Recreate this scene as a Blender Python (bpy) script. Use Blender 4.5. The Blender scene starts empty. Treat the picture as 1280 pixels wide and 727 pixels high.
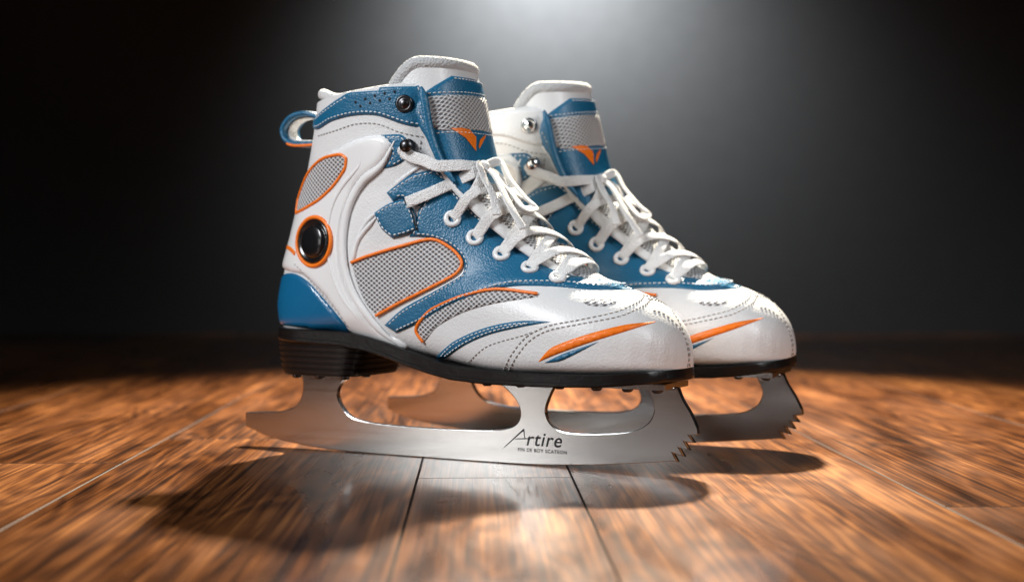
import bpy, bmesh, math, random
import numpy as np
from mathutils import Vector, Matrix
from mathutils.bvhtree import BVHTree
from mathutils.geometry import delaunay_2d_cdt
random.seed(4)
SC = bpy.context.scene
COL = SC.collection
S = 0.01                      # everything below is authored in centimetres
PI = math.pi
TH = math.radians(28.0)       # yaw of the skates
F = 1778.0; CX = 640.0; CY = 363.5
CAM = Vector((0, -80, 11)); PITCH = math.atan(28.5/F)

# ------------------------------------------------------------------ materials
def new_mat(name):
    m = bpy.data.materials.new(name); m.use_nodes = True
    return m, m.node_tree, m.node_tree.nodes['Principled BSDF']
def N(nt, t, **kw):
    n = nt.nodes.new(t)
    for k, v in kw.items(): setattr(n, k, v)
    return n
def surf(name, col, rough=.5, metal=0, coat=0, coat_r=.1, bump=None, vary=0, spec=.5, sheen=0):
    m, nt, b = new_mat(name)
    b.inputs['Base Color'].default_value = (*col, 1)
    b.inputs['Roughness'].default_value = rough
    b.inputs['Metallic'].default_value = metal
    b.inputs['Coat Weight'].default_value = coat
    b.inputs['Coat Roughness'].default_value = coat_r
    b.inputs['Specular IOR Level'].default_value = spec
    b.inputs['Sheen Weight'].default_value = sheen
    tc = N(nt, 'ShaderNodeTexCoord')
    if vary:
        no = N(nt, 'ShaderNodeTexNoise'); no.inputs['Scale'].default_value = 35; no.inputs['Detail'].default_value = 6
        nt.links.new(tc.outputs['Object'], no.inputs['Vector'])
        mx = N(nt, 'ShaderNodeMixRGB'); mx.blend_type = 'MULTIPLY'; mx.inputs[0].default_value = vary
        mx.inputs[1].default_value = (*col, 1)
        nt.links.new(no.outputs['Fac'], mx.inputs[2]); nt.links.new(mx.outputs[0], b.inputs['Base Color'])
        mr = N(nt, 'ShaderNodeMapRange'); mr.inputs[3].default_value = max(0.02, rough-.1); mr.inputs[4].default_value = rough+.12
        nt.links.new(no.outputs['Fac'], mr.inputs[0]); nt.links.new(mr.outputs[0], b.inputs['Roughness'])
    if bump:
        sc, st = bump
        v = N(nt, 'ShaderNodeTexVoronoi'); v.inputs['Scale'].default_value = sc
        n2 = N(nt, 'ShaderNodeTexNoise'); n2.inputs['Scale'].default_value = sc*.4; n2.inputs['Detail'].default_value = 5
        ad = N(nt, 'ShaderNodeMath', operation='ADD')
        nt.links.new(tc.outputs['Object'], v.inputs['Vector']); nt.links.new(tc.outputs['Object'], n2.inputs['Vector'])
        nt.links.new(v.outputs['Distance'], ad.inputs[0]); nt.links.new(n2.outputs['Fac'], ad.inputs[1])
        bp = N(nt, 'ShaderNodeBump'); bp.inputs['Strength'].default_value = st; bp.inputs['Distance'].default_value = .0006
        nt.links.new(ad.outputs[0], bp.inputs['Height']); nt.links.new(bp.outputs[0], b.inputs['Normal'])
    return m
def knit(name, light, dark, pitch=.27, front=False):
    m, nt, b = new_mat(name)
    b.inputs['Roughness'].default_value = .5
    b.inputs['Sheen Weight'].default_value = .3
    tc = N(nt, 'ShaderNodeTexCoord'); sp = N(nt, 'ShaderNodeSeparateXYZ')
    nt.links.new(tc.outputs['Object'], sp.inputs[0])
    def M(op, a, c):
        n = N(nt, 'ShaderNodeMath', operation=op)
        for i, q in enumerate((a, c)):
            if q is None: continue
            if isinstance(q, (int, float)): n.inputs[i].default_value = q
            else: nt.links.new(q, n.inputs[i])
        return n.outputs[0]
    if front:
        u = sp.outputs['Y']; v = M('SUBTRACT', sp.outputs['Z'], M('MULTIPLY', sp.outputs['X'], .6))
    else:
        u = M('SUBTRACT', sp.outputs['X'], M('MULTIPLY', sp.outputs['Y'], .3)); v = sp.outputs['Z']
    k = PI/(pitch*S)
    a = M('SINE', M('MULTIPLY', M('ADD', M('MULTIPLY', u, .75), v), k), None)
    c = M('SINE', M('MULTIPLY', M('SUBTRACT', M('MULTIPLY', u, .75), v), k), None)
    h = M('MULTIPLY', M('ABSOLUTE', a, None), M('ABSOLUTE', c, None))
    cr = N(nt, 'ShaderNodeValToRGB')
    cr.color_ramp.elements[0].position = .32; cr.color_ramp.elements[0].color = (*light, 1)
    cr.color_ramp.elements[1].position = .82; cr.color_ramp.elements[1].color = (*dark, 1)
    nt.links.new(h, cr.inputs[0]); nt.links.new(cr.outputs[0], b.inputs['Base Color'])
    bp = N(nt, 'ShaderNodeBump'); bp.inputs['Strength'].default_value = 1; bp.inputs['Distance'].default_value = .001; bp.invert = True
    nt.links.new(h, bp.inputs['Height']); nt.links.new(bp.outputs[0], b.inputs['Normal'])
    return m
M_white = surf('white_leather', (.76, .77, .78), .40, coat=.16, coat_r=.2, bump=(800, .22), vary=.14)
M_shell = surf('white_gloss', (.79, .80, .81), .27, coat=.35, coat_r=.12, bump=(60, .05))
M_blue = surf('blue_leather', (.009, .14, .28), .38, coat=.15, coat_r=.24, bump=(900, .38), vary=.3)
M_bluegloss = surf('blue_gloss', (.006, .13, .29), .26, coat=.3, coat_r=.14, vary=.1)
M_orange = surf('orange_trim', (.92, .20, .010), .42, coat=.1, bump=(1200, .2))
M_mesh = knit('grey_mesh', (.68, .69, .71), (.10, .10, .11))
M_meshf = knit('grey_mesh_front', (.62, .63, .65), (.12, .12, .13), front=True)
M_rimknit = surf('grey_knit', (.48, .49, .50), .9, bump=(700, .9), sheen=.3)
M_fleece = surf('fleece', (.62, .62, .62), .95, bump=(420, 1.0), sheen=.3)
M_lace = surf('lace', (.82, .82, .82), .85, bump=(1300, .9), sheen=.2, vary=.08)
M_thread = surf('thread', (.74, .76, .78), .7)
M_thread_d = surf('thread_grey', (.36, .35, .34), .7)
M_black = surf('black_plastic', (.008, .008, .009), .22, coat=.4)
M_rubber = surf('black_rubber', (.007, .006, .006), .36, coat=.12, bump=(500, .15), vary=.3, spec=.35)
M_dark = surf('dark_hole', (.004, .006, .01), .8)
M_chrome = surf('chrome', (.62, .62, .63), .18, metal=1)
M_gun = surf('gunmetal', (.09, .09, .095), .3, metal=1)
M_ink = surf('etched_ink', (.012, .012, .014), .5, spec=.2)
def steel():
    m, nt, b = new_mat('brushed_steel')
    b.inputs['Metallic'].default_value = 1
    tc = N(nt, 'ShaderNodeTexCoord'); mp = N(nt, 'ShaderNodeMapping'); mp.inputs['Scale'].default_value = (5, 60, 4500)
    nt.links.new(tc.outputs['Object'], mp.inputs[0])
    no = N(nt, 'ShaderNodeTexNoise'); no.inputs['Scale'].default_value = 1; no.inputs['Detail'].default_value = 3
    nt.links.new(mp.outputs[0], no.inputs['Vector'])
    cr = N(nt, 'ShaderNodeValToRGB')
    cr.color_ramp.elements[0].color = (.54, .54, .54, 1); cr.color_ramp.elements[1].color = (.74, .74, .73, 1)
    nt.links.new(no.outputs['Fac'], cr.inputs[0]); nt.links.new(cr.outputs[0], b.inputs['Base Color'])
    mr = N(nt, 'ShaderNodeMapRange'); mr.inputs[3].default_value = .10; mr.inputs[4].default_value = .24
    nt.links.new(no.outputs['Fac'], mr.inputs[0]); nt.links.new(mr.outputs[0], b.inputs['Roughness'])
    bp = N(nt, 'ShaderNodeBump'); bp.inputs['Strength'].default_value = .08; bp.inputs['Distance'].default_value = .0002
    nt.links.new(no.outputs['Fac'], bp.inputs['Height']); nt.links.new(bp.outputs[0], b.inputs['Normal'])
    return m
M_steel = steel()

# ------------------------------------------------------------------ mesh helpers
class MB:
    def __init__(s): s.v = []; s.f = []
    def add(s, v, f):
        o = len(s.v); s.v += [Vector(p) for p in v]; s.f += [tuple(i+o for i in q) for q in f]
        return s
    def mirrored(s):
        m = MB(); m.v = [Vector((p.x, -p.y, p.z)) for p in s.v]; m.f = [tuple(reversed(q)) for q in s.f]; return m
    def build(s, name, mat, parent=None, smooth=True, recalc=True, sharp=None):
        me = bpy.data.meshes.new(name)
        me.from_pydata([p*S for p in s.v], [], s.f)
        if recalc:
            bm = bmesh.new(); bm.from_mesh(me); bmesh.ops.recalc_face_normals(bm, faces=bm.faces); bm.to_mesh(me); bm.free()
        me.materials.append(mat)
        if smooth: me.polygons.foreach_set('use_smooth', [True]*len(me.polygons))
        if sharp: me.set_sharp_from_angle(angle=math.radians(sharp))
        o = bpy.data.objects.new(name, me); COL.objects.link(o)
        if parent: o.parent = parent
        return o
def cr(pts, closed=False, step=3.0):
    """Hermite curve through the points; a third truthy item makes a corner."""
    P = [Vector(p[:2]) for p in pts]; sh = [len(p) > 2 and p[2] for p in pts]; n = len(P)
    T = []
    for i in range(n):
        a = P[(i-1) % n] if (closed or i > 0) else P[i]; c = P[(i+1) % n] if (closed or i < n-1) else P[i]
        d = c-a
        l1 = (P[i]-a).length or 1e9; l2 = (c-P[i]).length or 1e9
        T.append(Vector((0, 0)) if sh[i] or d.length < 1e-9 else d.normalized()*min(l1, l2))
    out = []
    for i in range(n if closed else n-1):
        j = (i+1) % n; k = max(1, math.ceil((P[j]-P[i]).length/step))
        for q in range(k):
            t = q/k; t2 = t*t; t3 = t2*t
            out.append(P[i]*(2*t3-3*t2+1)+T[i]*(t3-2*t2+t)+P[j]*(-2*t3+3*t2)+T[j]*(t3-t2))
    if not closed: out.append(P[-1])
    return out
def cr3(pts, k=8):
    P = [Vector(p) for p in pts]; out = []; n = len(P)
    for i in range(n-1):
        a = P[max(0, i-1)]; b = P[i]; c = P[i+1]; d = P[min(n-1, i+2)]
        for q in range(k):
            t = q/k
            out.append(.5*((2*b)+(c-a)*t+(2*a-5*b+4*c-d)*t*t+(3*b-a-3*c+d)*t**3))
    out.append(P[-1]); return out
def sweep(mb, path, nrm, w, h, closed=False, seg=10, power=1.0):
    n = len(path); v = []; f = []
    for i in range(n):
        a = path[(i-1) % n] if (closed or i) else path[i]; c = path[(i+1) % n] if (closed or i < n-1) else path[i]
        t = (c-a).normalized() if (c-a).length > 1e-9 else Vector((1, 0, 0))
        nn = nrm[i]-t*nrm[i].dot(t)
        nn = nn.normalized() if nn.length > 1e-6 else Vector((0, 0, 1))
        s = t.cross(nn)
        wi = w[i] if isinstance(w, list) else w; hi = h[i] if isinstance(h, list) else h
        for k in range(seg):
            an = 2*PI*k/seg; ca = math.cos(an); sa = math.sin(an)
            ca = math.copysign(abs(ca)**power, ca); sa = math.copysign(abs(sa)**power, sa)
            v.append(path[i]+s*wi*ca+nn*hi*sa)
    for i in range(n if closed else n-1):
        j = (i+1) % n
        for k in range(seg):
            l = (k+1) % seg; f.append((i*seg+k, i*seg+l, j*seg+l, j*seg+k))
    if not closed:
        f.append(tuple(range(seg))); f.append(tuple((n-1)*seg+k for k in range(seg)))
    mb.add(v, f)
def lathe(mb, loc, nrm, prof, seg=32):
    z = nrm.normalized(); x = z.orthogonal().normalized(); y = z.cross(x); v = []; f = []
    for r, h in prof:
        for k in range(seg):
            a = 2*PI*k/seg; v.append(loc+x*r*math.cos(a)+y*r*math.sin(a)+z*h)
    m = len(prof)
    for i in range(m-1):
        for k in range(seg):
            l = (k+1) % seg; f.append((i*seg+k, i*seg+l, (i+1)*seg+l, (i+1)*seg+k))
    f.append(tuple(range(seg))); f.append(tuple((m-1)*seg+k for k in range(seg)))
    mb.add(v, f)
def torus(mb, loc, nrm, R, r, seg=32, sides=10):
    z = nrm.normalized(); x = z.orthogonal().normalized(); y = z.cross(x)
    p = [loc+x*R*math.cos(2*PI*k/seg)+y*R*math.sin(2*PI*k/seg) for k in range(seg)]
    sweep(mb, p, [z]*seg, r, r, True, sides)
def box(mb, x0, x1, y0, y1, z0, z1):
    v = [(x, y, z) for x in (x0, x1) for y in (y0, y1) for z in (z0, z1)]
    mb.add(v, [(0, 1, 3, 2), (4, 6, 7, 5), (0, 4, 5, 1), (2, 3, 7, 6), (0, 2, 6, 4), (1, 5, 7, 3)])
def interp(x, xs, ys):
    return float(np.interp(x, xs, ys))
def sstep(a, b, x):
    t = max(0, min(1, (x-a)/(b-a))); return t*t*(3-2*t)

# ------------------------------------------------------------------ boot body
# stations from collar to toe: T (instep side), B (back / sole side), nT, nB, tm
ST = [(-3.5, 21.35, -12.5, 20.6, 2.8, 2.3, .45),
      (-3.1, 19.5, -12.85, 18.8, 2.8, 2.3, .45),
      (-2.7, 17.6, -13.35, 16.9, 2.7, 2.3, .45),
      (-2.0, 16.0, -13.9, 15.0, 2.6, 2.3, .45),
      (-1.0, 14.6, -14.6, 12.8, 2.6, 2.3, .46),
      (0.1, 13.4, -15.3, 10.6, 2.5, 2.4, .48),
      (1.3, 12.4, -15.6, 8.4, 2.5, 2.6, .5),
      (2.5, 11.6, -14.6, 7.1, 2.5, 2.9, .5),
      (3.5, 11.0, -10.5, 7.1, 2.5, 3.4, .5),
      (4.5, 10.6, -5.0, 6.15, 2.4, 4.2, .5),
      (5.6, 10.28, 0.0, 5.35, 2.4, 5.0, .55),
      (6.9, 9.95, 4.0, 5.3, 2.3, 5.0, .6),
      (8.1, 9.5, 7.0, 5.35, 2.3, 5.0, .62),
      (9.15, 8.85, 8.9, 5.45, 2.3, 5.0, .65),
      (9.95, 8.05, 9.85, 5.5, 2.3, 5.0, .65),
      (10.4, 7.2, 10.35, 5.55, 2.2, 4.0, .65),
      (10.57, 6.5, 10.55, 5.7, 2.2, 3.0, .6)]
ZX = [-16, -14, -9.5, -8, -6.5, -5, -3.5, -2, 0, 4, 7, 10.8]
ZB = [7.35, 7.3, 7.2, 7.0, 6.65, 6.2, 5.8, 5.5, 5.35, 5.3, 5.35, 5.6]
WX = [-16.5, -15, -13, -9, -5, -3, -1, 1, 3, 5, 6.5, 7.6, 8.6, 9.4, 9.95, 10.3, 10.5, 10.6]
WY = [2.9, 3.1, 3.25, 3.15, 3.15, 3.3, 3.55, 3.85, 4.05, 4.1, 3.98, 3.74, 3.3, 2.7, 2.05, 1.45, .9, .3]
def Ws(x): return sum(interp(x+d, WX, WY) for d in (-.3, -.1, .1, .3))/4 if x < 8 else interp(x, WX, WY)
def Wide(x, z):
    wa = interp(z, [9, 13, 15.5, 18, 21.5], [3.4, 3.3, 3.3, 3.5, 3.7])
    k = sstep(8.5, 15, z)
    return Ws(x)*(1-k)+wa*k
STA = np.array(ST)
def station(u):
    n = len(ST); i = min(int(u), n-2); t = u-i
    a = STA[max(0, i-1)]; b = STA[i]; c = STA[i+1]; d = STA[min(n-1, i+2)]
    return .5*((2*b)+(c-a)*t+(2*a-5*b+4*c-d)*t*t+(3*b-a-3*c+d)*t**3)
HALF = 44
def section(u):
    tx, tz, bx, bz, nT, nB, tm = station(u)
    half = []
    for k in range(HALF+1):
        a = PI*k/HALF; ca = math.cos(a); sa = max(0, math.sin(a))
        if a <= PI/2: t = tm*(1-abs(ca)**(2/nT)); f = sa**(2/nT)
        else: t = tm+(1-tm)*abs(ca)**(2/nB); f = sa**(2/nB)
        x = tx+(bx-tx)*t; z = tz+(bz-tz)*t
        half.append((x, Wide(x, z)*f, z))
    ring = [Vector((x, -y, z)) for x, y, z in half]+[Vector((x, y, z)) for x, y, z in half[-2:0:-1]]
    return ring
NR = 120; RING = 2*HALF
boot = MB(); bv = []; bf = []
for r in range(NR+1):
    bv += section((len(ST)-1)*r/NR)
for r in range(NR):
    for k in range(RING):
        l = (k+1) % RING; bf.append((r*RING+k, r*RING+l, (r+1)*RING+l, (r+1)*RING+k))
bf.append(tuple(NR*RING+k for k in range(RING)))
capf = [tuple(range(RING))]
def bvh_of(v, f):
    bm = bmesh.new(); vs = [bm.verts.new(p) for p in v]
    for q in f:
        try: bm.faces.new([vs[i] for i in q])
        except ValueError: pass
    bmesh.ops.recalc_face_normals(bm, faces=bm.faces)
    t = BVHTree.FromBMesh(bm); bm.free(); return t
BOOT = bvh_of(bv, bf+capf)
RZ = Matrix.Rotation(TH, 3, 'Z')
CAML = RZ @ CAM
def ray(px, py):
    u = (px-CX)/F; v = (CY-py)/F
    d = Vector((u, math.cos(PITCH)+v*math.sin(PITCH), -math.sin(PITCH)+v*math.cos(PITCH)))
    return (RZ @ d).normalized()
def hit(px, py, bv=BOOT):
    d = ray(px, py); l, n, i, dist = bv.ray_cast(CAML, d)
    if l is None:
        q = CAML+d*(-CAML.y/d.y) ; l, n, i, dist = bv.find_nearest(q)
    return l, n
def to_xz(px, py):
    d = ray(px, py); l, n, i, dist = BOOT.ray_cast(CAML, d)
    if l is None: l = CAML+d*((-CAML.y)/d.y)
    return Vector((l.x, l.z))
def side_map(x, z, off):
    l, n, i, dist = BOOT.ray_cast(Vector((x, -30, z)), Vector((0, 1, 0)))
    if l is None:
        l, n, i, dist = BOOT.find_nearest(Vector((x, 0, z)))
        l = Vector((l.x, min(0, l.y), l.z))
    return l+n*off
def inside(pts, poly):
    x = pts[:, 0][:, None]; y = pts[:, 1][:, None]
    a = poly; b = np.roll(poly, -1, 0)
    c = (a[:, 1] > y) != (b[:, 1] > y)
    with np.errstate(divide='ignore', invalid='ignore'):
        xi = (b[:, 0]-a[:, 0])*(y-a[:, 1])/(b[:, 1]-a[:, 1])+a[:, 0]
    return (np.sum(c & (x < xi), 1) % 2) == 1
def segdist(pts, poly):
    a = poly; b = np.roll(poly, -1, 0); d = b-a; L = np.maximum((d*d).sum(1), 1e-12)
    out = np.empty(len(pts))
    for s in range(0, len(pts), 500):
        p = pts[s:s+500][:, None, :]
        t = np.clip(((p-a)*d).sum(2)/L, 0, 1)
        q = a+t[..., None]*d
        out[s:s+500] = np.sqrt(((p-q)**2).sum(2)).min(1)
    return out
def triangulate(loops, spacing):
    outer = np.array([(p[0], p[1]) for p in loops[0]]); holes = [np.array([(p[0], p[1]) for p in h]) for h in loops[1:]]
    lo = outer.min(0); hi = outer.max(0); pts = []
    if spacing:
        gx = np.arange(lo[0], hi[0], spacing); gz = np.arange(lo[1], hi[1], spacing)
        g = np.array([(x+(spacing/2 if j % 2 else 0), z) for j, z in enumerate(gz) for x in gx])
        if len(g):
            ok = inside(g, outer) & (segdist(g, outer) > spacing*.45)
            for h in holes: ok &= ~inside(g, h) & (segdist(g, h) > spacing*.45)
            pts = g[ok].tolist()
    V = []; E = []
    for L in [outer]+holes:
        o = len(V); n = len(L); V += L.tolist(); E += [(o+i, o+(i+1) % n) for i in range(n)]
    V += pts
    r = delaunay_2d_cdt([Vector(p) for p in V], E, [], 0, 1e-5)
    nv = np.array([(p[0], p[1]) for p in r[0]]); tri = [tuple(t) for t in r[2]]
    cen = np.array([nv[list(t)].mean(0) for t in tri])
    ok = inside(cen, outer)
    for h in holes: ok &= ~inside(cen, h)
    return nv, [t for t, o in zip(tri, ok) if o]
def chart_panel(name, outl, mapf, mat, parent, h=.1, r=.2, base=.02, spacing=.17, mirror=True, label=None):
    poly = np.array([(p[0], p[1]) for p in outl])
    nv, tri = triangulate([outl], spacing)
    d = segdist(nv, poly); mb = MB(); v = []
    for p, q in zip(nv, d):
        g = math.sqrt(max(0, 1-(1-min(q/r, 1))**2)); v.append(mapf(p[0], p[1], base+h*g))
    cnt = {}
    for t in tri:
        for i in range(3):
            e = (t[i], t[(i+1) % 3]); k = tuple(sorted(e)); cnt.setdefault(k, []).append(e)
    f = list(tri); low = {}
    for k, es in cnt.items():
        if len(es) == 1:
            a, b = es[0]
            for i in (a, b):
                if i not in low: low[i] = len(v); v.append(mapf(nv[i][0], nv[i][1], -.06))
            f.append((b, a, low[a], low[b]))
    mb.add(v, f)
    o = mb.build(name, mat, parent); out = [o]
    if label: o['label'] = label
    if mirror: out.append(mb.mirrored().build(name, mat, parent))
    return out
def px_outline(pts, step=3): return [to_xz(*p) for p in cr(pts, True, step)]
def px_panel(name, pts, mat, parent, **kw):
    o = px_outline(pts); return chart_panel(name, o, side_map, mat, parent, **kw), o
def dash(mb, path, nrm, L=.2, gap=.1, r=.035):
    pos = [0]
    for a, b in zip(path, path[1:]): pos.append(pos[-1]+(b-a).length)
    def at(s):
        j = int(np.searchsorted(pos, s))-1; j = max(0, min(j, len(path)-2)); q = pos[j+1]-pos[j]
        t = (s-pos[j])/q if q > 1e-9 else 0
        return path[j].lerp(path[j+1], t), nrm[j].lerp(nrm[j+1], t)
    s = 0
    while s+L < pos[-1]:
        pts = []; ns = []
        for k in (0, .15, .5, .85, 1):
            p, n = at(s+L*k); pts.append(p); ns.append(n)
        sweep(mb, pts, ns, [r*.3, r*.9, r, r*.9, r*.3], [r*.3, r, r*1.2, r, r*.3], False, 6)
        s += L+gap
def inset_stitch(outl, delta, off, parents, mat=None, L=.19, gap=.1, r=.035, keep=None):
    poly = np.array([(p[0], p[1]) for p in outl]); n = len(poly)
    area = sum(poly[i][0]*poly[(i+1) % n][1]-poly[(i+1) % n][0]*poly[i][1] for i in range(n))
    sg = 1 if area > 0 else -1; q = []
    for i in range(n):
        t = poly[(i+1) % n]-poly[i-1]; l = np.hypot(*t)
        if l < 1e-9: continue
        q.append(poly[i]+sg*delta*np.array((-t[1], t[0]))/l)
    q = np.array(q); ok = (segdist(q, poly) > delta*.9) & inside(q, poly)
    mb = MB(); run = []
    def flush():
        if len(run) > 3:
            P = [side_map(a, b, off) for a, b in run]; Nn = [(side_map(a, b, off+.3)-p).normalized() for (a, b), p in zip(run, P)]
            dash(mb, P, Nn, L, gap, r)
        run.clear()
    for p, o in zip(list(q)+[q[0]], list(ok)+[ok[0]]):
        if o and (keep is None or keep(p)): run.append(p)
        else: flush()
    flush()
    if mb.v:
        mb.build('stitching', mat or M_thread, parents[0])
        if len(parents) > 1: mb.mirrored().build('stitching', mat or M_thread, parents[1])
def px_path(pts, off, step=3, closed=False, bv=BOOT):
    P = []; Nn = []
    for p in cr(pts, closed, step):
        l, n = hit(p[0], p[1], bv); P.append(l+n*off); Nn.append(n)
    return P, Nn
def both(mb, name, mat, parents):
    a = mb.build(name, mat, parents[0]); b = mb.mirrored().build(name, mat, parents[-1] if len(parents) > 1 else parents[0]); return [a, b]
def piping(pts, parents, mat=M_orange, w=.09, h=.08, off=.1, closed=True, name='piping'):
    P, Nn = px_path(pts, off, 3, closed); mb = MB()
    sweep(mb, P, Nn, w, h, closed, 8); return both(mb, name, mat, parents)
def ridge(pts, parents, mat, w, h, off):
    P, Nn = px_path(pts, off, 3, False); mb = MB(); n = len(P)
    k = [min(1, .15+5*i/n, .15+5*(n-1-i)/n) for i in range(n)]
    sweep(mb, P, Nn, [w*q for q in k], [h*q for q in k], False, 12); return both(mb, 'ridge', mat, parents)
def seam(pts, mat, parents, off=.03, L=.2, gap=.1, r=.035):
    P, Nn = px_path(pts, off); mb = MB(); dash(mb, P, Nn, L, gap, r); return both(mb, 'stitching', mat, parents)

# ------------------------------------------------------------------ the skate
R0 = bpy.data.objects.new('ice_skate', None); COL.objects.link(R0); R0.empty_display_size = .05
boot.add(bv, bf); BO = boot.build('boot', M_white, R0)

# padded collar and inner lining
ring = section(0); cen = Vector((-8.0, 0, 20.9))
mb = MB(); rp = [Vector((cen.x+(p.x-cen.x)*.92, p.y*.90, p.z-.16+.75*sstep(-9.5, -12.3, p.x))) for p in ring]
sweep(mb, rp, [Vector((0, 0, 1))]*len(rp), .33, .33, True, 12); mb.build('collar_padding', M_fleece, R0)
mb = MB(); v = []; f = []
for j, (k, dz) in enumerate(((.9, 0), (.84, -1), (.8, -3), (.78, -6))):
    v += [Vector((cen.x+(p.x-cen.x)*k, p.y*k, p.z+dz)) for p in ring]
for j in range(3):
    for k in range(RING):
        l = (k+1) % RING; f.append((j*RING+k, j*RING+l, (j+1)*RING+l, (j+1)*RING+k))
f.append(tuple(3*RING+k for k in range(RING))); mb.add(v, f); mb.build('lining', M_fleece, R0)

# tongue
TP = cr3([(-2.85, 0, 22.5), (-2.4, 0, 20.6), (-2.05, 0, 18.6), (-1.5, 0, 16.7), (-.5, 0, 15.1), (.7, 0, 13.85), (2.0, 0, 12.7), (3.4, 0, 11.65), (4.8, 0, 10.8), (6.0, 0, 10.2)], 10)
TL = [0]
for a, b in zip(TP, TP[1:]): TL.append(TL[-1]+(b-a).length)
def tongue(u, v, off=0):
    """u across (cm, about -4..4), v down the tongue (cm)"""
    b = max(-1, min(1, u/4)); v = max(0, min(TL[-1], v))
    j = max(0, min(int(np.searchsorted(TL, v))-1, len(TP)-2)); t = (v-TL[j])/(TL[j+1]-TL[j])
    p = TP[j].lerp(TP[j+1], t)
    t0 = TP[max(0, j-3)]; t1 = TP[min(len(TP)-1, j+4)]; tg = (t1-t0).normalized(); nn = Vector((-tg.z, 0, tg.x))
    W = interp(v, [0, 3, 5, 8, 12, 16], [3.15, 3.05, 2.9, 2.6, 2.0, 1.3]); D = interp(v, [0, 2, 4, 8, 16], [3.3, 2.8, 1.9, 1.1, .5])
    a = b*PI/2; s = math.sin(a); c = max(0, math.cos(a))
    y = (W+off)*math.copysign(abs(s)**.9, s); n = off-(D+off)*(1-c**.8)
    up = (.75*b*b-11*max(0, abs(b)-.66)**2)*max(0, 1-v/4)
    return p+nn*n+Vector((0, y, 0))-tg*up
def tongue_out(u, v, off):
    p = tongue(u, v, 0); q = tongue(u, v, .2)
    return p+(q-p).normalized()*off
NU, NV = 40, 60; tv = []; tf = []
for lay_ in (0, 1):
    for j in range(NV+1):
        for i in range(NU+1):
            u = -4+8*i/NU; vv = TL[-1]*j/NV
            tv.append(tongue(u, vv, 0) if lay_ == 0 else tongue(u, vv, -.75))
o2 = (NU+1)*(NV+1)
for j in range(NV):
    for i in range(NU):
        a = j*(NU+1)+i; q = (a, a+1, a+NU+2, a+NU+1); tf.append(q); tf.append(tuple(o2+k for k in reversed(q)))
for i in range(NU):
    tf.append((i, o2+i, o2+i+1, i+1)); a = NV*(NU+1)+i; tf.append((a, a+1, o2+a+1, o2+a))
for j in range(NV):
    a = j*(NU+1); b = a+NU+1; tf.append((a, b, o2+b, o2+a)); a += NU; b += NU; tf.append((a, o2+a, o2+b, b))
mb = MB(); mb.add(tv, tf); TO = mb.build('tongue', M_white, R0)
mb = MB(); P = [tongue(-4+8*i/50, 0, -.34)+Vector((0, 0, .0)) for i in range(51)]
sweep(mb, P, [Vector((0, 0, 1))]*51, .5, .46, False, 12); mb.build('tongue_rim', M_rimknit, TO)
def tpanel(name, pts, mat, h=.08, base=.02, r=.15, step=.12):
    return chart_panel(name, cr(pts, True, step), tongue_out, mat, TO, h=h, base=base, r=r, spacing=.17, mirror=False)[0]
tpanel('tongue_cover', [(-1.3, .75, 1), (1.6, .75, 1), (3.5, 2.0, 1), (3.6, 5), (3.3, 7.4, 1), (-3.5, 7.4, 1), (-3.9, 5), (-3.9, 2.2, 1)], M_blue)
tpanel('tongue_mesh', [(-2.9, 1.95, 1), (2.5, 1.65, 1), (2.7, 3.5), (0, 3.8), (-3.1, 3.7)], M_meshf, base=.1, h=.05)
tpanel('tongue_mesh', [(-2.6, 7.7, 1), (2.6, 7.7, 1), (2.6, 12), (2.0, 16.2), (-2.0, 16.2), (-2.6, 12)], M_meshf, base=.02, h=.05)
BT = bvh_of(bv+tv, bf+capf+[tuple(i+len(bv) for i in q) for q in tf])
lg = MB()
for pts in ([(552, 154, 1), (585, 163, 1), (593, 172, 1), (593, 190, 1), (580, 173, 1)], [(596, 183, 1), (598, 175, 1), (605, 169, 1), (604, 173, 1), (597, 187, 1)]):
    ol = cr(pts, True, 2); nv, tri = triangulate([ol], 2.5); v = []
    for p in nv:
        l, n = hit(p[0], p[1], BT); d = ray(p[0], p[1]); n = -n if n.dot(d) > 0 else n
        v.append(l+n*.135)
    lg.add(v, tri)
lg.build('emblem', M_orange, TO)
mb = MB()
for P2 in ([(-3.1, 1.8), (2.75, 1.5)], [(-3.2, 3.9), (0, 4.0), (2.85, 3.7)], [(-3.6, 2.5), (-3.6, 6.8)], [(-1.2, .9), (1.6, .9)]):
    C = cr(P2, False, .15); P = [tongue_out(p[0], p[1], .12) for p in C]; Q = [tongue_out(p[0], p[1], .4) for p in C]
    dash(mb, P, [(b-a).normalized() for a, b in zip(P, Q)], .19, .1, .03)
mb.build('stitching', M_thread, TO)
# front edges of the cuff on both sides of the tongue: blue binding outside, white inside
mb = MB(); P = cr3([(-3.95, -3.3, 21.0), (-3.65, -3.4, 20.2), (-3.35, -3.36, 18.6), (-2.8, -3.2, 17.0), (-2.0, -2.95, 15.7)], 10)
k = len(P); sweep(mb, P, [Vector((.7, -.7, .1))]*k, [.24*min(1, .3+4*i/k, .3+4*(k-1-i)/k) for i in range(k)], .14, False, 12)
mb.build('cuff_edge', M_blue, R0)
mb = MB(); sweep(mb, P, [Vector((.7, -.7, .1))]*k, [.36*min(1, .3+4*i/k, .3+4*(k-1-i)/k) for i in range(k)], .22, False, 12); mb.mirrored().build('cuff_edge', M_white, R0)

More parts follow.
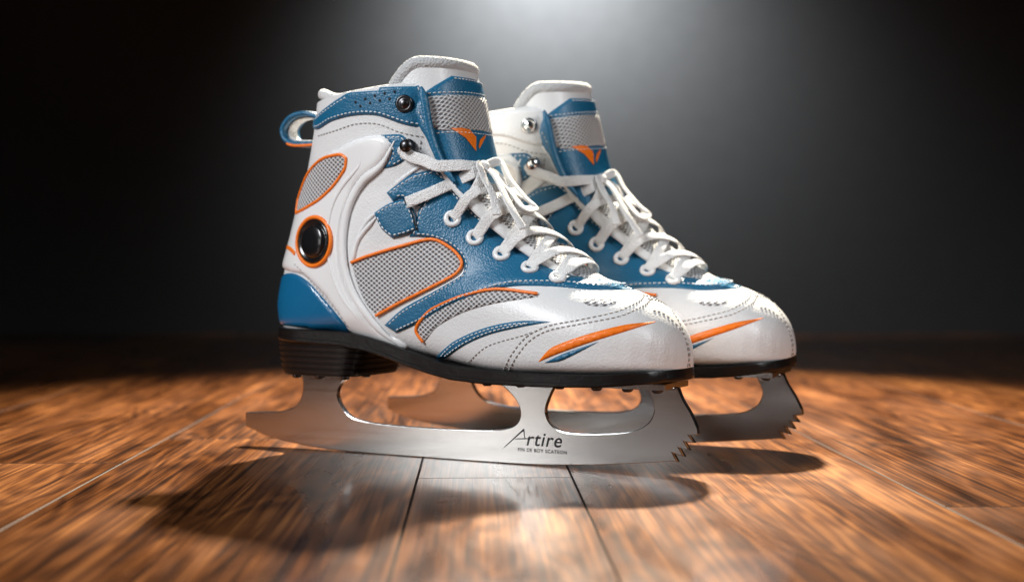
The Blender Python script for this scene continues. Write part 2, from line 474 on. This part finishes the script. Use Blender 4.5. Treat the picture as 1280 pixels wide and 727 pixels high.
# panels on the flanks
shell_px = [(352, 316), (364, 296), (372, 268), (381, 232), (398, 202), (425, 184), (455, 171), (480, 170), (490, 182), (476, 206), (451, 226), (435, 258), (428, 297), (431, 338), (445, 374), (474, 410), (512, 436), (480, 428), (440, 414), (424, 392), (404, 366), (380, 344), (356, 336)]
sh, so = px_panel('heel_shell', shell_px, M_shell, R0, h=.2, r=.4, base=.02)
ridge([(494, 176), (478, 206), (454, 227), (437, 259), (430, 298), (433, 338), (447, 374), (476, 411), (514, 438)], sh, M_shell, .24, .16, .12)
ridge([(450, 190), (452, 206), (430, 234), (417, 262), (412, 300), (418, 340), (432, 374), (456, 404)], sh, M_shell, .13, .09, .2)
hc, ho = px_panel('heel_counter', [(338, 352, 1), (362, 341), (383, 350), (404, 372), (424, 396), (441, 417, 1), (400, 412), (345, 405, 1)], M_bluegloss, R0, h=.09, r=.25, base=.02)
vpx = [(375, 267, 1), (378, 248), (389, 218), (406, 199), (428, 193), (436, 198, 1), (434, 211), (420, 232), (402, 250)]
vp, vo = px_panel('vent_panel', vpx, M_mesh, R0, base=.21, h=.03)
piping(vpx, vp, off=.24)
co, coo = px_panel('collar_panel', [(385, 160, 1), (401, 140), (430, 119), (466, 103), (498, 96), (522, 101), (532, 122), (538, 162, 1), (505, 156), (472, 145), (442, 145), (415, 152), (398, 162)], M_blue, R0, h=.1)
inset_stitch(coo, .2, .115, co)
mb = MB()
for px, py in [(446, 128), (458, 124), (470, 120), (482, 117), (494, 115), (452, 133), (464, 129), (476, 126), (488, 124)]:
    l, n = hit(px, py); lathe(mb, l+n*.115, n, [(.09, 0), (.085, .012)], 12)
both(mb, 'perforations', M_dark, co)
ai, aio = px_panel('ankle_insert', [(476, 169, 1), (500, 168), (510, 177), (509, 196), (496, 207), (479, 211, 1), (490, 190)], M_blue, R0, h=.08)
inset_stitch(aio, .15, .1, ai)
mp, mo = px_panel('side_mesh', [(440, 328, 1), (460, 320), (500, 308), (540, 299), (565, 311), (578, 328), (570, 343), (540, 359), (505, 376), (471, 394, 1), (457, 378), (446, 352)], M_mesh, R0, h=.04)
qp, qo = px_panel('eyestay', [(524, 262), (540, 240), (558, 226, 1), (584, 256), (610, 279), (646, 301), (684, 323), (722, 340), (765, 347), (788, 362, 1), (740, 362), (690, 358), (640, 358), (600, 367), (560, 383), (525, 403), (496, 416, 1), (481, 406, 1), (505, 385), (545, 363), (577, 344), (580, 328), (566, 310), (540, 298), (512, 296, 1), (518, 285), (522, 272)], M_blue, R0, h=.12, base=.04)
inset_stitch(qo, .17, .165, qp)
piping([(440, 328), (460, 320), (500, 308), (540, 299), (565, 311), (578, 328), (570, 343), (540, 359), (505, 376), (471, 394)], mp, off=.12, closed=False)
sp_, spo = px_panel('ankle_strap', [(484, 241, 1), (514, 219), (546, 212, 1), (562, 226, 1), (546, 244), (524, 258, 1), (504, 248), (492, 252, 1)], M_blue, R0, h=.12, base=.07)
inset_stitch(spo, .17, .195, sp_)
lp, lpo = px_panel('strap_loop', [(469, 266, 1), (488, 254), (508, 248, 1), (519, 266), (524, 288, 1), (508, 294), (492, 298, 1), (478, 286)], M_blue, R0, h=.16, base=.10)
inset_stitch(lpo, .17, .265, lp)
piping([(507, 249), (518, 266), (523, 288)], lp, M_black, .05, .05, .26, False, 'buckle_bar')
lm, lmo = px_panel('vamp_mesh', [(521, 407), (540, 387), (575, 371), (620, 362), (668, 365), (672, 371), (620, 379), (580, 390), (547, 408), (530, 427), (522, 419)], M_mesh, R0, h=.04)
piping([(530, 427), (521, 413), (526, 401), (541, 386), (575, 371), (620, 362), (672, 368)], lm, closed=False)
stp, sto = px_panel('side_stripe', [(543, 448, 1), (568, 426), (608, 409), (650, 401), (688, 402, 1), (650, 409), (612, 418), (580, 432), (553, 451, 1)], M_blue, R0, h=.05, r=.12)
inset_stitch(sto, .13, .07, stp)
px_panel('toe_flash', [(673, 452, 1), (690, 434), (730, 419), (780, 406), (820, 402, 1), (785, 413), (740, 427), (700, 441)], M_orange, R0, h=.03, r=.1)
px_panel('toe_flash', [(681, 453, 1), (704, 442), (748, 427, 1), (722, 441), (700, 451)], M_blue, R0, h=.03, r=.1)
tvn, tvo = px_panel('toe_vent', [(750+21*math.cos(2*PI*k/12), 377+6*math.sin(2*PI*k/12)) for k in range(12)], M_mesh, R0, h=.01, base=.01)
# seams on the white leather
B1 = [BO]
seam([(634, 466), (646, 445), (664, 424), (688, 412), (730, 404), (775, 395), (806, 381), (815, 372)], M_thread_d, B1)
seam([(628, 464), (640, 442), (659, 420), (686, 407), (728, 399), (772, 389), (800, 376), (806, 368)], M_thread_d, B1)
seam([(862, 458), (858, 430), (850, 405), (838, 386)], M_thread_d, B1)
seam([(398, 170), (420, 163), (445, 155), (472, 155), (502, 166), (533, 172)], M_thread_d, B1)
seam([(474, 172), (484, 186), (470, 212), (446, 238)], M_thread, B1)
seam([(526, 176), (522, 208)], M_thread_d, B1)
seam([(585, 452), (610, 432), (650, 420), (668, 414)], M_thread_d, B1, r=.028)
seam([(372, 330), (392, 352), (414, 378), (440, 408)], M_thread_d, sh, off=.23, r=.028)
ridge([(440, 332), (448, 300), (472, 270)], B1, M_shell, .14, .12, .03)
ridge([(474, 262), (455, 282), (444, 312)], B1, M_white, .12, .09, .02)
ridge([(488, 238), (500, 226), (522, 210), (536, 204)], B1, M_white, .12, .09, .02)
# dial with orange ring
l, n = hit(396, 302)
mb = MB(); torus(mb, l+n*.24, n, 1.42, .12); dial = both(mb, 'dial_ring', M_orange, [R0])
mb = MB(); lathe(mb, l+n*.1, n, [(1.3, 0), (1.3, .16), (1.22, .24), (1.12, .24), (1.05, .16), (.98, .16), (.93, .3), (.82, .37), (.4, .4), (.05, .405)], 40); both(mb, 'dial', M_black, dial)
piping([(350, 313), (358, 309), (366, 311), (373, 318)], dial, M_orange, .13, .06, .22, False, 'dial_stripe')
# rivet and hook
mb = MB(); l, n = hit(506, 130); lathe(mb, l+n*.1, n, [(.5, 0), (.5, .08), (.42, .16), (.34, .12), (.28, .12), (.2, .2), (.03, .22)], 28); both(mb, 'rivet', M_gun, [R0])
mb = MB(); l, n = hit(511, 183); lathe(mb, l+n*.08, n, [(.42, 0), (.42, .06), (.2, .1), (.16, .45), (.36, .55), (.34, .65), (.05, .68)], 24); HK = l.copy(); HN = n.copy(); both(mb, 'lace_hook', M_gun, [R0])
# eyelets
EY = [(566, 274), (594, 298), (627, 319), (662, 337), (697, 350)]; EP = []
for px, py in EY:
    l, n = hit(px, py); EP.append((l, n)); mb = MB(); torus(mb, l+n*.2, n, .35, .15, 24, 8); both(mb, 'eyelet', M_shell, [R0])
# laces
lc = MB()
def wrap(q, c):
    d = (q-c).normalized(); l, n, ii, ds = BT.ray_cast(c+d*14, -d)
    if n.dot(d) < 0: n = -n
    return l, n
def lay(a, b, lift, bow, w=.29, h=.05, k=24):
    P = []; Nn = []; m = (a+b)/2; c = Vector((m.x-1.0, 0, m.z-1.4))
    for i in range(k+1):
        t = i/k; q = a.lerp(b, t)
        l, n = wrap(q, c); P.append(l+n*(.22+lift*math.sin(PI*t)**.6+bow*math.sin(PI*t))); Nn.append(n)
    for _ in range(4): P = [P[0]]+[(P[i-1]+P[i]*2+P[i+1])/4 for i in range(1, len(P)-1)]+[P[-1]]
    for _ in range(5): Nn = [Nn[0]]+[(Nn[i-1]+Nn[i]*2+Nn[i+1]).normalized() for i in range(1, len(Nn)-1)]+[Nn[-1]]
    sweep(lc, P, Nn, w, h, False, 12, .55)
mir = lambda p: Vector((p.x, -p.y, p.z))
for i in range(len(EP)-1):
    a = EP[i][0]; b = EP[i+1][0]
    lay(b, mir(a), .12, .1); lay(mir(b), a, .28, .1)
lay(EP[-1][0], mir(EP[-1][0]), .15, .1)
K, KN = hit(598, 214, BT); K = K+KN*.5
def strand(pts, w=.3, h=.05, nrm=None):
    P = cr3(pts, 8)
    Nn = []
    for p in P:
        l, n = wrap(p, Vector((p.x-1.5, 0, p.z-2.0))); Nn.append(nrm or n)
    for _ in range(6): Nn = [Nn[0]]+[(Nn[i-1]+Nn[i]*2+Nn[i+1]).normalized() for i in range(1, len(Nn)-1)]+[Nn[-1]]
    sweep(lc, P, Nn, w, h, False, 12, .55)
def on(px, py, off):
    l, n = hit(px, py, BT); return l+n*off
strand([on(505, 190, .3), on(518, 197, .5), on(532, 203, .75), on(552, 208, .55), on(575, 211, .5), K], .33)
strand([HK+HN*.3, on(503, 188, .3), on(507, 193, .3)], .2)
strand([on(512, 254, .45), on(535, 245, .42), on(560, 234, .42), on(585, 222, .45), K], .33)
strand([on(566, 274, .3), on(582, 256, .4), on(594, 236, .5), K], .28)
strand([mir(EP[0][0])+Vector((.2, 0, .2)), K+Vector((.6, 1.5, -.9)), K])
lathe(lc, K-KN*.15, KN+Vector((0, -.2, .3)), [(.1, -.35), (.36, -.2), (.42, .1), (.28, .34), (.08, .4)], 14)
# flattened bow loops and ends, lying down the instep
strand([K, on(613, 208, .7), on(632, 226, .85), on(651, 253, .9), on(657, 272, .85), on(645, 273, .8), on(625, 248, .75), on(608, 226, .62), K], .27)
strand([K, on(604, 226, .8), on(614, 246, .9), on(630, 272, .9), on(650, 297, .8)], .26)
strand([K, on(590, 214, .75), on(596, 232, .8), on(608, 254, .85), on(620, 276, .75)], .25)
lc.build('laces', M_lace, R0)
# pull loop at the heel
LPp = [p+Vector((.55, 0, -.35)) for p in cr3([(-13.0, 0, 20.25), (-14.2, 0, 20.65), (-15.3, 0, 20.5), (-15.95, 0, 19.85), (-15.75, 0, 19.15), (-14.95, 0, 18.85), (-13.4, 0, 18.85)], 8)]
def lnorm(P):
    out = []
    for i in range(len(P)):
        t = (P[min(i+1, len(P)-1)]-P[max(0, i-1)]).normalized(); out.append(Vector((-t.z, 0, t.x)))
    return out
mb = MB(); sweep(mb, LPp, lnorm(LPp), .9, .17, False, 12, .5); PL = mb.build('pull_loop', M_blue, R0)
nl = lnorm(LPp); cpt = Vector((-14.1, 0, 19.35))
mb = MB(); P = [p+(cpt-p).normalized()*.22 for p in LPp]; sweep(mb, P, nl, .45, .06, False, 12, .5); mb.build('loop_lining', M_fleece, PL)
mb = MB(); P = LPp[-14:]; sweep(mb, [p+Vector((0, -.88, -.1)) for p in P], nl[-14:], .08, .08, False, 8); mb.build('loop_edge', M_orange, PL)

# sole and heel
mb = MB(); v = []; f = []; xs = list(np.linspace(-15.3, -14.6, 8))+list(np.linspace(-14.3, 8.2, 60))+list(10.56-2.3*(1-np.sin(np.linspace(0.05, PI/2, 24))))
def wsole(x):
    w = Ws(x) if x < 7 else 3.93*math.sqrt(max(0.004, 1-((x-6.0)/4.58)**2.7))
    if x < -12.2: w *= math.sqrt(max(.01, 1-((-12.2-x)/3.25)**2.4))
    return w-.02
for x in xs:
    zb = interp(x, ZX, ZB); w = wsole(x); top_ = zb+.16; bot = zb-interp(x, [-16, -9, -5, -1, 7, 11], [.5, .7, .72, .62, .52, .45])
    sec = [(-w+.06, top_), (-w, top_-.07), (-w, bot+.28), (-w-.04, bot+.25), (-w-.04, bot+.08), (-w+.06, bot)]
    v += [Vector((x, y, z)) for y, z in sec]+[Vector((x, -y, z)) for y, z in reversed(sec)]
for i in range(len(xs)-1):
    for k in range(12):
        l = (k+1) % 12; f.append((i*12+k, i*12+l, (i+1)*12+l, (i+1)*12+k))
f.append(tuple(range(12))); f.append(tuple((len(xs)-1)*12+k for k in range(12)))
mb.add(v, f); SO = mb.build('sole', M_rubber, R0, sharp=32)
mb = MB(); v = []; f = []; zs = []
for i in range(7):
    z = 7.1-i*.335
    zs += [(z, 0), (z-.05, .07), (z-.24, .07), (z-.285, 0)]
zs.append((4.72, 0)); n = 64
for z, o in zs:
    k = (7.1-z)/2.4; xb = -15.25+.3*k; xf = -8.1-.9*k; w = 3.05-.25*k
    for j in range(n):
        a = 2*PI*j/n; c = math.cos(a); s = math.sin(a); e = .42 if c > 0 else .8; e2 = .42 if c > 0 else .62
        cx = (xb+xf)/2+1.0; rx = (xf-cx) if c > 0 else (cx-xb)
        v.append(Vector((cx+math.copysign(abs(c)**e, c)*(rx+o), math.copysign(abs(s)**e2, s)*(w+o), z)))
for i in range(len(zs)-1):
    for j in range(n):
        l = (j+1) % n; f.append((i*n+j, i*n+l, (i+1)*n+l, (i+1)*n+j))
f.append(tuple(range(n))); f.append(tuple((len(zs)-1)*n+j for j in range(n)))
mb.add(v, f); HE = mb.build('heel', M_rubber, R0, sharp=32)

# blade
outl = [(-18.75, 1.12), (-17.6, .76), (-16.3, .48), (-15, .28), (-13, .10), (-11, .02), (-8, 0), (-2, 0), (1, .03), (3, .12), (5, .25), (7, .45), (8.6, .62), (9.65, .75)]
bl = cr(outl, False, .4)
bl += [Vector(p) for p in [(10.05, .72), (9.75, 1.2), (10.42, 1.02), (10.1, 1.5), (10.72, 1.38), (10.4, 1.85), (10.98, 1.8), (10.66, 2.2), (11.18, 2.25)]]
bl += cr([(11.12, 2.65), (10.75, 3.4), (10.3, 4.1), (10.05, 4.7)], False, .25)
bl += cr([(8.2, 4.7), (8.5, 4.1), (8.68, 3.5), (8.35, 2.75), (7.3, 2.22), (5.4, 2.0), (3.6, 1.96), (2.65, 2.25), (2.2, 3.0), (2.45, 3.9), (2.9, 4.7)], False, .2)
bl += cr([(-1.2, 4.7), (-.3, 4.2), (.4, 3.5), (.62, 2.75), (.2, 2.15), (-1.0, 1.85), (-4, 1.75), (-7, 1.75), (-9.3, 1.84), (-10.7, 2.08), (-11.4, 2.6), (-11.8, 3.4), (-11.5, 4.1), (-10.7, 4.66)], False, .25)
bl += cr([(-14.5, 4.66), (-14.35, 3.9), (-14.45, 3.2), (-14.95, 2.55), (-16.1, 2.22), (-17.6, 2.1), (-18.75, 2.02)], False, .25)
nv, tri = triangulate([bl], 0)
mb = MB(); v = [Vector((p[0], -.17, p[1])) for p in nv]+[Vector((p[0], .17, p[1])) for p in nv]; n = len(nv)
f = list(tri)+[tuple(i+n for i in reversed(t)) for t in tri]; cnt = {}
for t in tri:
    for i in range(3):
        e = (t[i], t[(i+1) % 3]); cnt.setdefault(tuple(sorted(e)), []).append(e)
f += [(es[0][1], es[0][0], es[0][0]+n, es[0][1]+n) for es in cnt.values() if len(es) == 1]
mb.add(v, f); BL = mb.build('blade', M_steel, R0, smooth=False)
bev = BL.modifiers.new('edge', 'BEVEL'); bev.width = .0006; bev.segments = 2; bev.limit_method = 'ANGLE'; bev.angle_limit = math.radians(50)
mb = MB(); box(mb, -14.6, -10.0, -1.5, 1.5, 4.60, 4.80); mb.build('mounting_plate', M_steel, R0, smooth=False)
mb = MB(); box(mb, -1.8, 9.9, -1.7, 1.7, 4.64, 4.95); mb.build('mounting_plate', M_steel, R0, smooth=False)
for x in (-.9, 1.2, 3.6, 5.8, 7.6, 9.3):
    mb = MB(); lathe(mb, Vector((x, -1.25, 4.64)), Vector((0, 0, -1)), [(.3, -.05), (.3, .1), (.2, .2), (.05, .2)], 16); mb.build('screw', M_gun, R0); mb.mirrored().build('screw', M_gun, R0)
for x in (-14.1, -12.4, -10.6):
    mb = MB(); lathe(mb, Vector((x, -1.1, 4.6)), Vector((0, 0, -1)), [(.3, -.05), (.3, .1), (.2, .2), (.05, .2)], 16); mb.build('screw', M_gun, R0); mb.mirrored().build('screw', M_gun, R0)
# lettering on the blade
def text(s, x, z, size, shear=0, sp=1.0, bold=0):
    cu = bpy.data.curves.new('lettering', 'FONT'); cu.body = s; cu.size = size; cu.shear = shear; cu.space_character = sp; cu.offset = bold
    o = bpy.data.objects.new('lettering', cu); COL.objects.link(o); bpy.context.view_layer.update()
    me = bpy.data.meshes.new_from_object(o.evaluated_get(bpy.context.evaluated_depsgraph_get()))
    v = [Vector((x+p.co.x, -.176, z+p.co.y)) for p in me.vertices]; f = [tuple(p.vertices) for p in me.polygons]
    bpy.data.objects.remove(o); return v, f
mb = MB(); v, f = text('rtire', .95, 1.12, 1.1, .25, 1.1, .010); mb.add(v, f)
def stroke(x0, z0, x1, z1, w):
    d = Vector((x1-x0, z1-z0)).normalized(); q = Vector((-d.y, d.x))*w
    mb.add([(x0+q.x*.4, -.176, z0+q.y*.4), (x0-q.x*.4, -.176, z0-q.y*.4), (x1-q.x, -.176, z1-q.y), (x1+q.x, -.176, z1+q.y)], [(0, 1, 2, 3)])
stroke(-.4, .92, .86, 2.0, .05)
mb.add([(.80, -.1775, 1.98), (.87, -.1775, 1.98), (.92, -.1775, 1.5), (.875, -.1775, 1.5)], [(0, 1, 2, 3)])
mb.add([(.25, -.1772, 1.40), (1.1, -.1772, 1.46), (1.1, -.1772, 1.52), (.3, -.1772, 1.45)], [(0, 1, 2, 3)])
v, f = text('FIN DE BOY SCATEON', .45, .76, .27, .0, 1.15, .006); mb.add(v, f)
mb.build('lettering', M_ink, BL, smooth=False, recalc=False)

# ------------------------------------------------------------------ place the pair
def place(root, x, y, yaw, roll=0):
    root.location = (x*S, y*S, 0); root.rotation_euler = (roll, 0, -yaw)
place(R0, 0, 0, TH)
R1 = R0.copy(); COL.objects.link(R1)
for ch in list(R0.children):
    c = ch.copy(); COL.objects.link(c); c.parent = R1
    if ch.name.startswith('collar_panel'):
        c.material_slots[0].link = 'OBJECT'; c.material_slots[0].material = M_white
    if ch.name.startswith('rivet') or ch.name.startswith('lace_hook'):
        c.material_slots[0].link = 'OBJECT'; c.material_slots[0].material = M_chrome
    for g in ch.children:
        if ch.name.startswith('collar_panel') and g.name.startswith('perforations'): continue
        if g.name.startswith('lettering'): continue
        d = g.copy(); COL.objects.link(d); d.parent = c
l = side_map(-6.7, 17.0, 0); n = (side_map(-6.7, 17.0, 1)-l).normalized()
mb = MB(); lathe(mb, l, n, [(1.1, 0), (1.1, .25), (.98, .38), (.82, .38), (.75, .3), (.6, .34), (.05, .4)], 36); mb.build('ankle_disc', M_shell, R1)
place(R1, 7.75, 10.4, TH+math.radians(1.5), math.radians(4.0))
for r, lab in ((R0, 'white and blue ice skate in front, with its whole near side and blue collar showing'), (R1, 'white and blue ice skate standing behind, half hidden, with an all-white collar')):
    r['label'] = lab; r['category'] = 'ice skate'; r['group'] = 'pair of ice skates on the wooden floor'

# ------------------------------------------------------------------ floor
PHI = math.radians(1.45)
fv = []; ff = []; rnd = []; mi = []
def plank(x0, x1, y0, y1):
    g = .02; c = .05; r = random.random(); o = len(fv)
    x0 += g; x1 -= g; y0 += g; y1 -= g
    for z, q in ((-.12, 0), (-.04, 0), (0, c)):
        fv.extend([(x0+q, y0+q, z), (x1-q, y0+q, z), (x1-q, y1-q, z), (x0+q, y1-q, z)])
    for lv in (0, 4):
        for k in range(4):
            l = (k+1) % 4; ff.append((o+lv+k, o+lv+l, o+lv+4+l, o+lv+4+k)); rnd.append(r); mi.append(1)
    ff.append((o+8, o+9, o+10, o+11)); rnd.append(r); mi.append(0)
edges = [-22.0-16.6*i for i in range(11, 0, -1)]+[-22.0, -5.1, 3.03, 19.6]+[19.6+16.6*i for i in range(1, 12)]
fixed = {-38.6: [-140, -60, .8, 70, 160], -22.0: [-140, 12, 90, 160], -5.1: [-140, -5.4, 75, 160], 3.03: [-140, 18, 95, 160], 19.6: [-140, -15, 60, 160]}
for x0, x1 in zip(edges, edges[1:]):
    y = -130-random.random()*60
    ys = next((q for k, q in fixed.items() if abs(k-x0) < .05), None)
    if ys is None:
        ys = [y]
        while ys[-1] < 160: ys.append(ys[-1]+random.uniform(70, 120))
    for a, b in zip(ys, ys[1:]): plank(x0, x1, a, min(b, 170))
o = len(fv); fv += [(-230, -150, -.1), (230, -150, -.1), (230, 175, -.1), (-230, 175, -.1)]; ff.append((o, o+1, o+2, o+3)); rnd.append(0); mi.append(1)
me = bpy.data.meshes.new('floor'); me.from_pydata([Vector(p)*S for p in fv], [], ff)
at = me.attributes.new('plank', 'FLOAT', 'FACE'); at.data.foreach_set('value', rnd)
FL = bpy.data.objects.new('floor', me); COL.objects.link(FL); FL.rotation_euler = (0, 0, PHI); FL['kind'] = 'structure'; FL['label'] = 'glossy reddish brown plank floor'
m, nt, b = new_mat('wood'); L = nt.links.new
tc = N(nt, 'ShaderNodeTexCoord'); aa = N(nt, 'ShaderNodeAttribute'); aa.attribute_name = 'plank'
ofs = N(nt, 'ShaderNodeVectorMath', operation='MULTIPLY_ADD')
cb = N(nt, 'ShaderNodeCombineXYZ')
for i in range(3): L(aa.outputs['Fac'], cb.inputs[i])
L(cb.outputs[0], ofs.inputs[0]); ofs.inputs[1].default_value = (3.1, 7.7, 5.3); L(tc.outputs['Object'], ofs.inputs[2])
def noise(scale, detail, rough=.6, dist=0):
    mp = N(nt, 'ShaderNodeMapping'); mp.inputs['Scale'].default_value = scale; L(ofs.outputs[0], mp.inputs[0])
    n = N(nt, 'ShaderNodeTexNoise'); n.inputs['Scale'].default_value = 1; n.inputs['Detail'].default_value = detail
    n.inputs['Roughness'].default_value = rough; n.inputs['Distortion'].default_value = dist; L(mp.outputs[0], n.inputs['Vector']); return n
def MA(a, k, c):
    n = N(nt, 'ShaderNodeMath', operation='MULTIPLY_ADD'); L(a, n.inputs[0]); n.inputs[1].default_value = k
    if isinstance(c, (int, float)): n.inputs[2].default_value = c
    else: L(c, n.inputs[2])
    return n.outputs[0]
big = noise((14, 2.0, 1), 3, .5, .3); fine = noise((1300, 12, 1), 3, .6); mid = noise((380, 4.0, 1), 4, .65, .6); blot = noise((24, 5, 1), 4, .55, .4)
sn = N(nt, 'ShaderNodeMath', operation='SINE'); L(MA(big.outputs['Fac'], 110, 0), sn.inputs[0])
a1 = MA(sn.outputs[0], .07, mid.outputs['Fac'])
a2 = MA(fine.outputs['Fac'], .45, a1)
a3 = MA(aa.outputs['Fac'], .14, a2)
a4 = MA(blot.outputs['Fac'], .6, a3)
ramp = N(nt, 'ShaderNodeValToRGB'); e = ramp.color_ramp.elements
mr = N(nt, 'ShaderNodeMapRange'); mr.inputs[1].default_value = .74; mr.inputs[2].default_value = 1.42; L(a4, mr.inputs[0]); L(mr.outputs[0], ramp.inputs[0])
e[0].position = 0; e[0].color = (.010, .0035, .0016, 1); e[1].position = 1; e[1].color = (.40, .16, .045, 1)
q = e.new(.3); q.color = (.050, .016, .005, 1); q = e.new(.62); q.color = (.165, .056, .015, 1)
L(ramp.outputs[0], b.inputs['Base Color'])
rr = N(nt, 'ShaderNodeMapRange'); rr.inputs[1].default_value = .3; rr.inputs[2].default_value = .7; rr.inputs[3].default_value = .22; rr.inputs[4].default_value = .42; L(blot.outputs['Fac'], rr.inputs[0]); L(rr.outputs[0], b.inputs['Roughness'])
b.inputs['Specular IOR Level'].default_value = .15
b.inputs['Coat Weight'].default_value = .5
cr2 = N(nt, 'ShaderNodeMapRange'); cr2.inputs[1].default_value = .35; cr2.inputs[2].default_value = .65; cr2.inputs[3].default_value = .05; cr2.inputs[4].default_value = .16; L(blot.outputs['Fac'], cr2.inputs[0]); L(cr2.outputs[0], b.inputs['Coat Roughness'])
bp = N(nt, 'ShaderNodeBump'); bp.inputs['Strength'].default_value = .10; bp.inputs['Distance'].default_value = .0004; L(a2, bp.inputs['Height']); L(bp.outputs[0], b.inputs['Normal'])
wv = noise((45, 18, 1), 5, .6); bp2 = N(nt, 'ShaderNodeBump'); bp2.inputs['Strength'].default_value = .24; bp2.inputs['Distance'].default_value = .001; L(wv.outputs['Fac'], bp2.inputs['Height']); L(bp2.outputs[0], b.inputs['Coat Normal'])
me.materials.append(m); me.materials.append(surf('plank_edge', (.02, .008, .004), .6, vary=.3, spec=.25)); me.polygons.foreach_set('material_index', mi)
# backdrop wall
mb = MB(); WY0 = 160
mb.add([(-400, WY0, -1), (400, WY0, -1), (400, WY0, 300), (-400, WY0, 300)], [(0, 1, 2, 3)])
M_wall = surf('dark_backdrop', (.090, .093, .096), .95, bump=(60, .1), vary=.2, spec=.05)
WL = mb.build('wall', M_wall, None, smooth=False, recalc=False); WL['kind'] = 'structure'; WL['label'] = 'dark grey studio backdrop lit from above'

# ------------------------------------------------------------------ lights
def aim(o, tgt): o.rotation_euler = (Vector(tgt)-o.location).to_track_quat('-Z', 'Y').to_euler()
def area(name, loc, tgt, sx, sy, P, col=(1, 1, 1), spread=55):
    d = bpy.data.lights.new(name, 'AREA'); d.shape = 'RECTANGLE'; d.size = sx; d.size_y = sy; d.energy = P; d.color = col; d.spread = math.radians(spread)
    o = bpy.data.objects.new(name, d); COL.objects.link(o); o.location = loc; aim(o, tgt); return o
def spot(name, loc, tgt, ang, blend, P, rad, col=(1, 1, 1)):
    d = bpy.data.lights.new(name, 'SPOT'); d.spot_size = math.radians(ang); d.spot_blend = blend; d.energy = P; d.shadow_soft_size = rad; d.color = col
    o = bpy.data.objects.new(name, d); COL.objects.link(o); o.location = loc; aim(o, tgt); return o
spot('back_spot', (.08, .95, 1.08), (.03, .31, .02), 51, .9, 520, .04, (1, .88, .69))
spot('wall_spot', (.05, 1.36, .70), (.08, 1.6, .54), 132, 1.0, 34, .08, (.97, .99, 1))
area('left_softbox', (-.95, -.75, .85), (-.03, .03, .15), .4, .55, 1.5, (.96, .98, 1), 46)
area('added_blade_fill', (-1.15, -.72, .22), (.0, 0, .03), .2, .25, .07, (1, .98, .95))  # added fill, no known source: brightens the steel blade and boot flank
area('right_softbox', (.85, -.75, .8), (.05, .03, .14), .35, .6, .6, (.96, .98, 1), 46)
w = bpy.data.worlds.new('World'); SC.world = w; w.use_nodes = True
w.node_tree.nodes['Background'].inputs[0].default_value = (.5, .55, .6, 1); w.node_tree.nodes['Background'].inputs[1].default_value = .004

# ------------------------------------------------------------------ camera
cd = bpy.data.cameras.new('camera'); cam = bpy.data.objects.new('camera', cd); COL.objects.link(cam)
cam.location = CAM*S; cam.rotation_euler = (PI/2-PITCH, 0, 0); cd.lens = 50; cd.sensor_width = 36; cd.clip_start = .01; cd.clip_end = 50
cd.dof.use_dof = True; cd.dof.focus_distance = .755; cd.dof.aperture_fstop = 6.3
SC.camera = cam
SC.view_settings.view_transform = 'Standard'; SC.view_settings.look = 'None'; SC.view_settings.exposure = 0
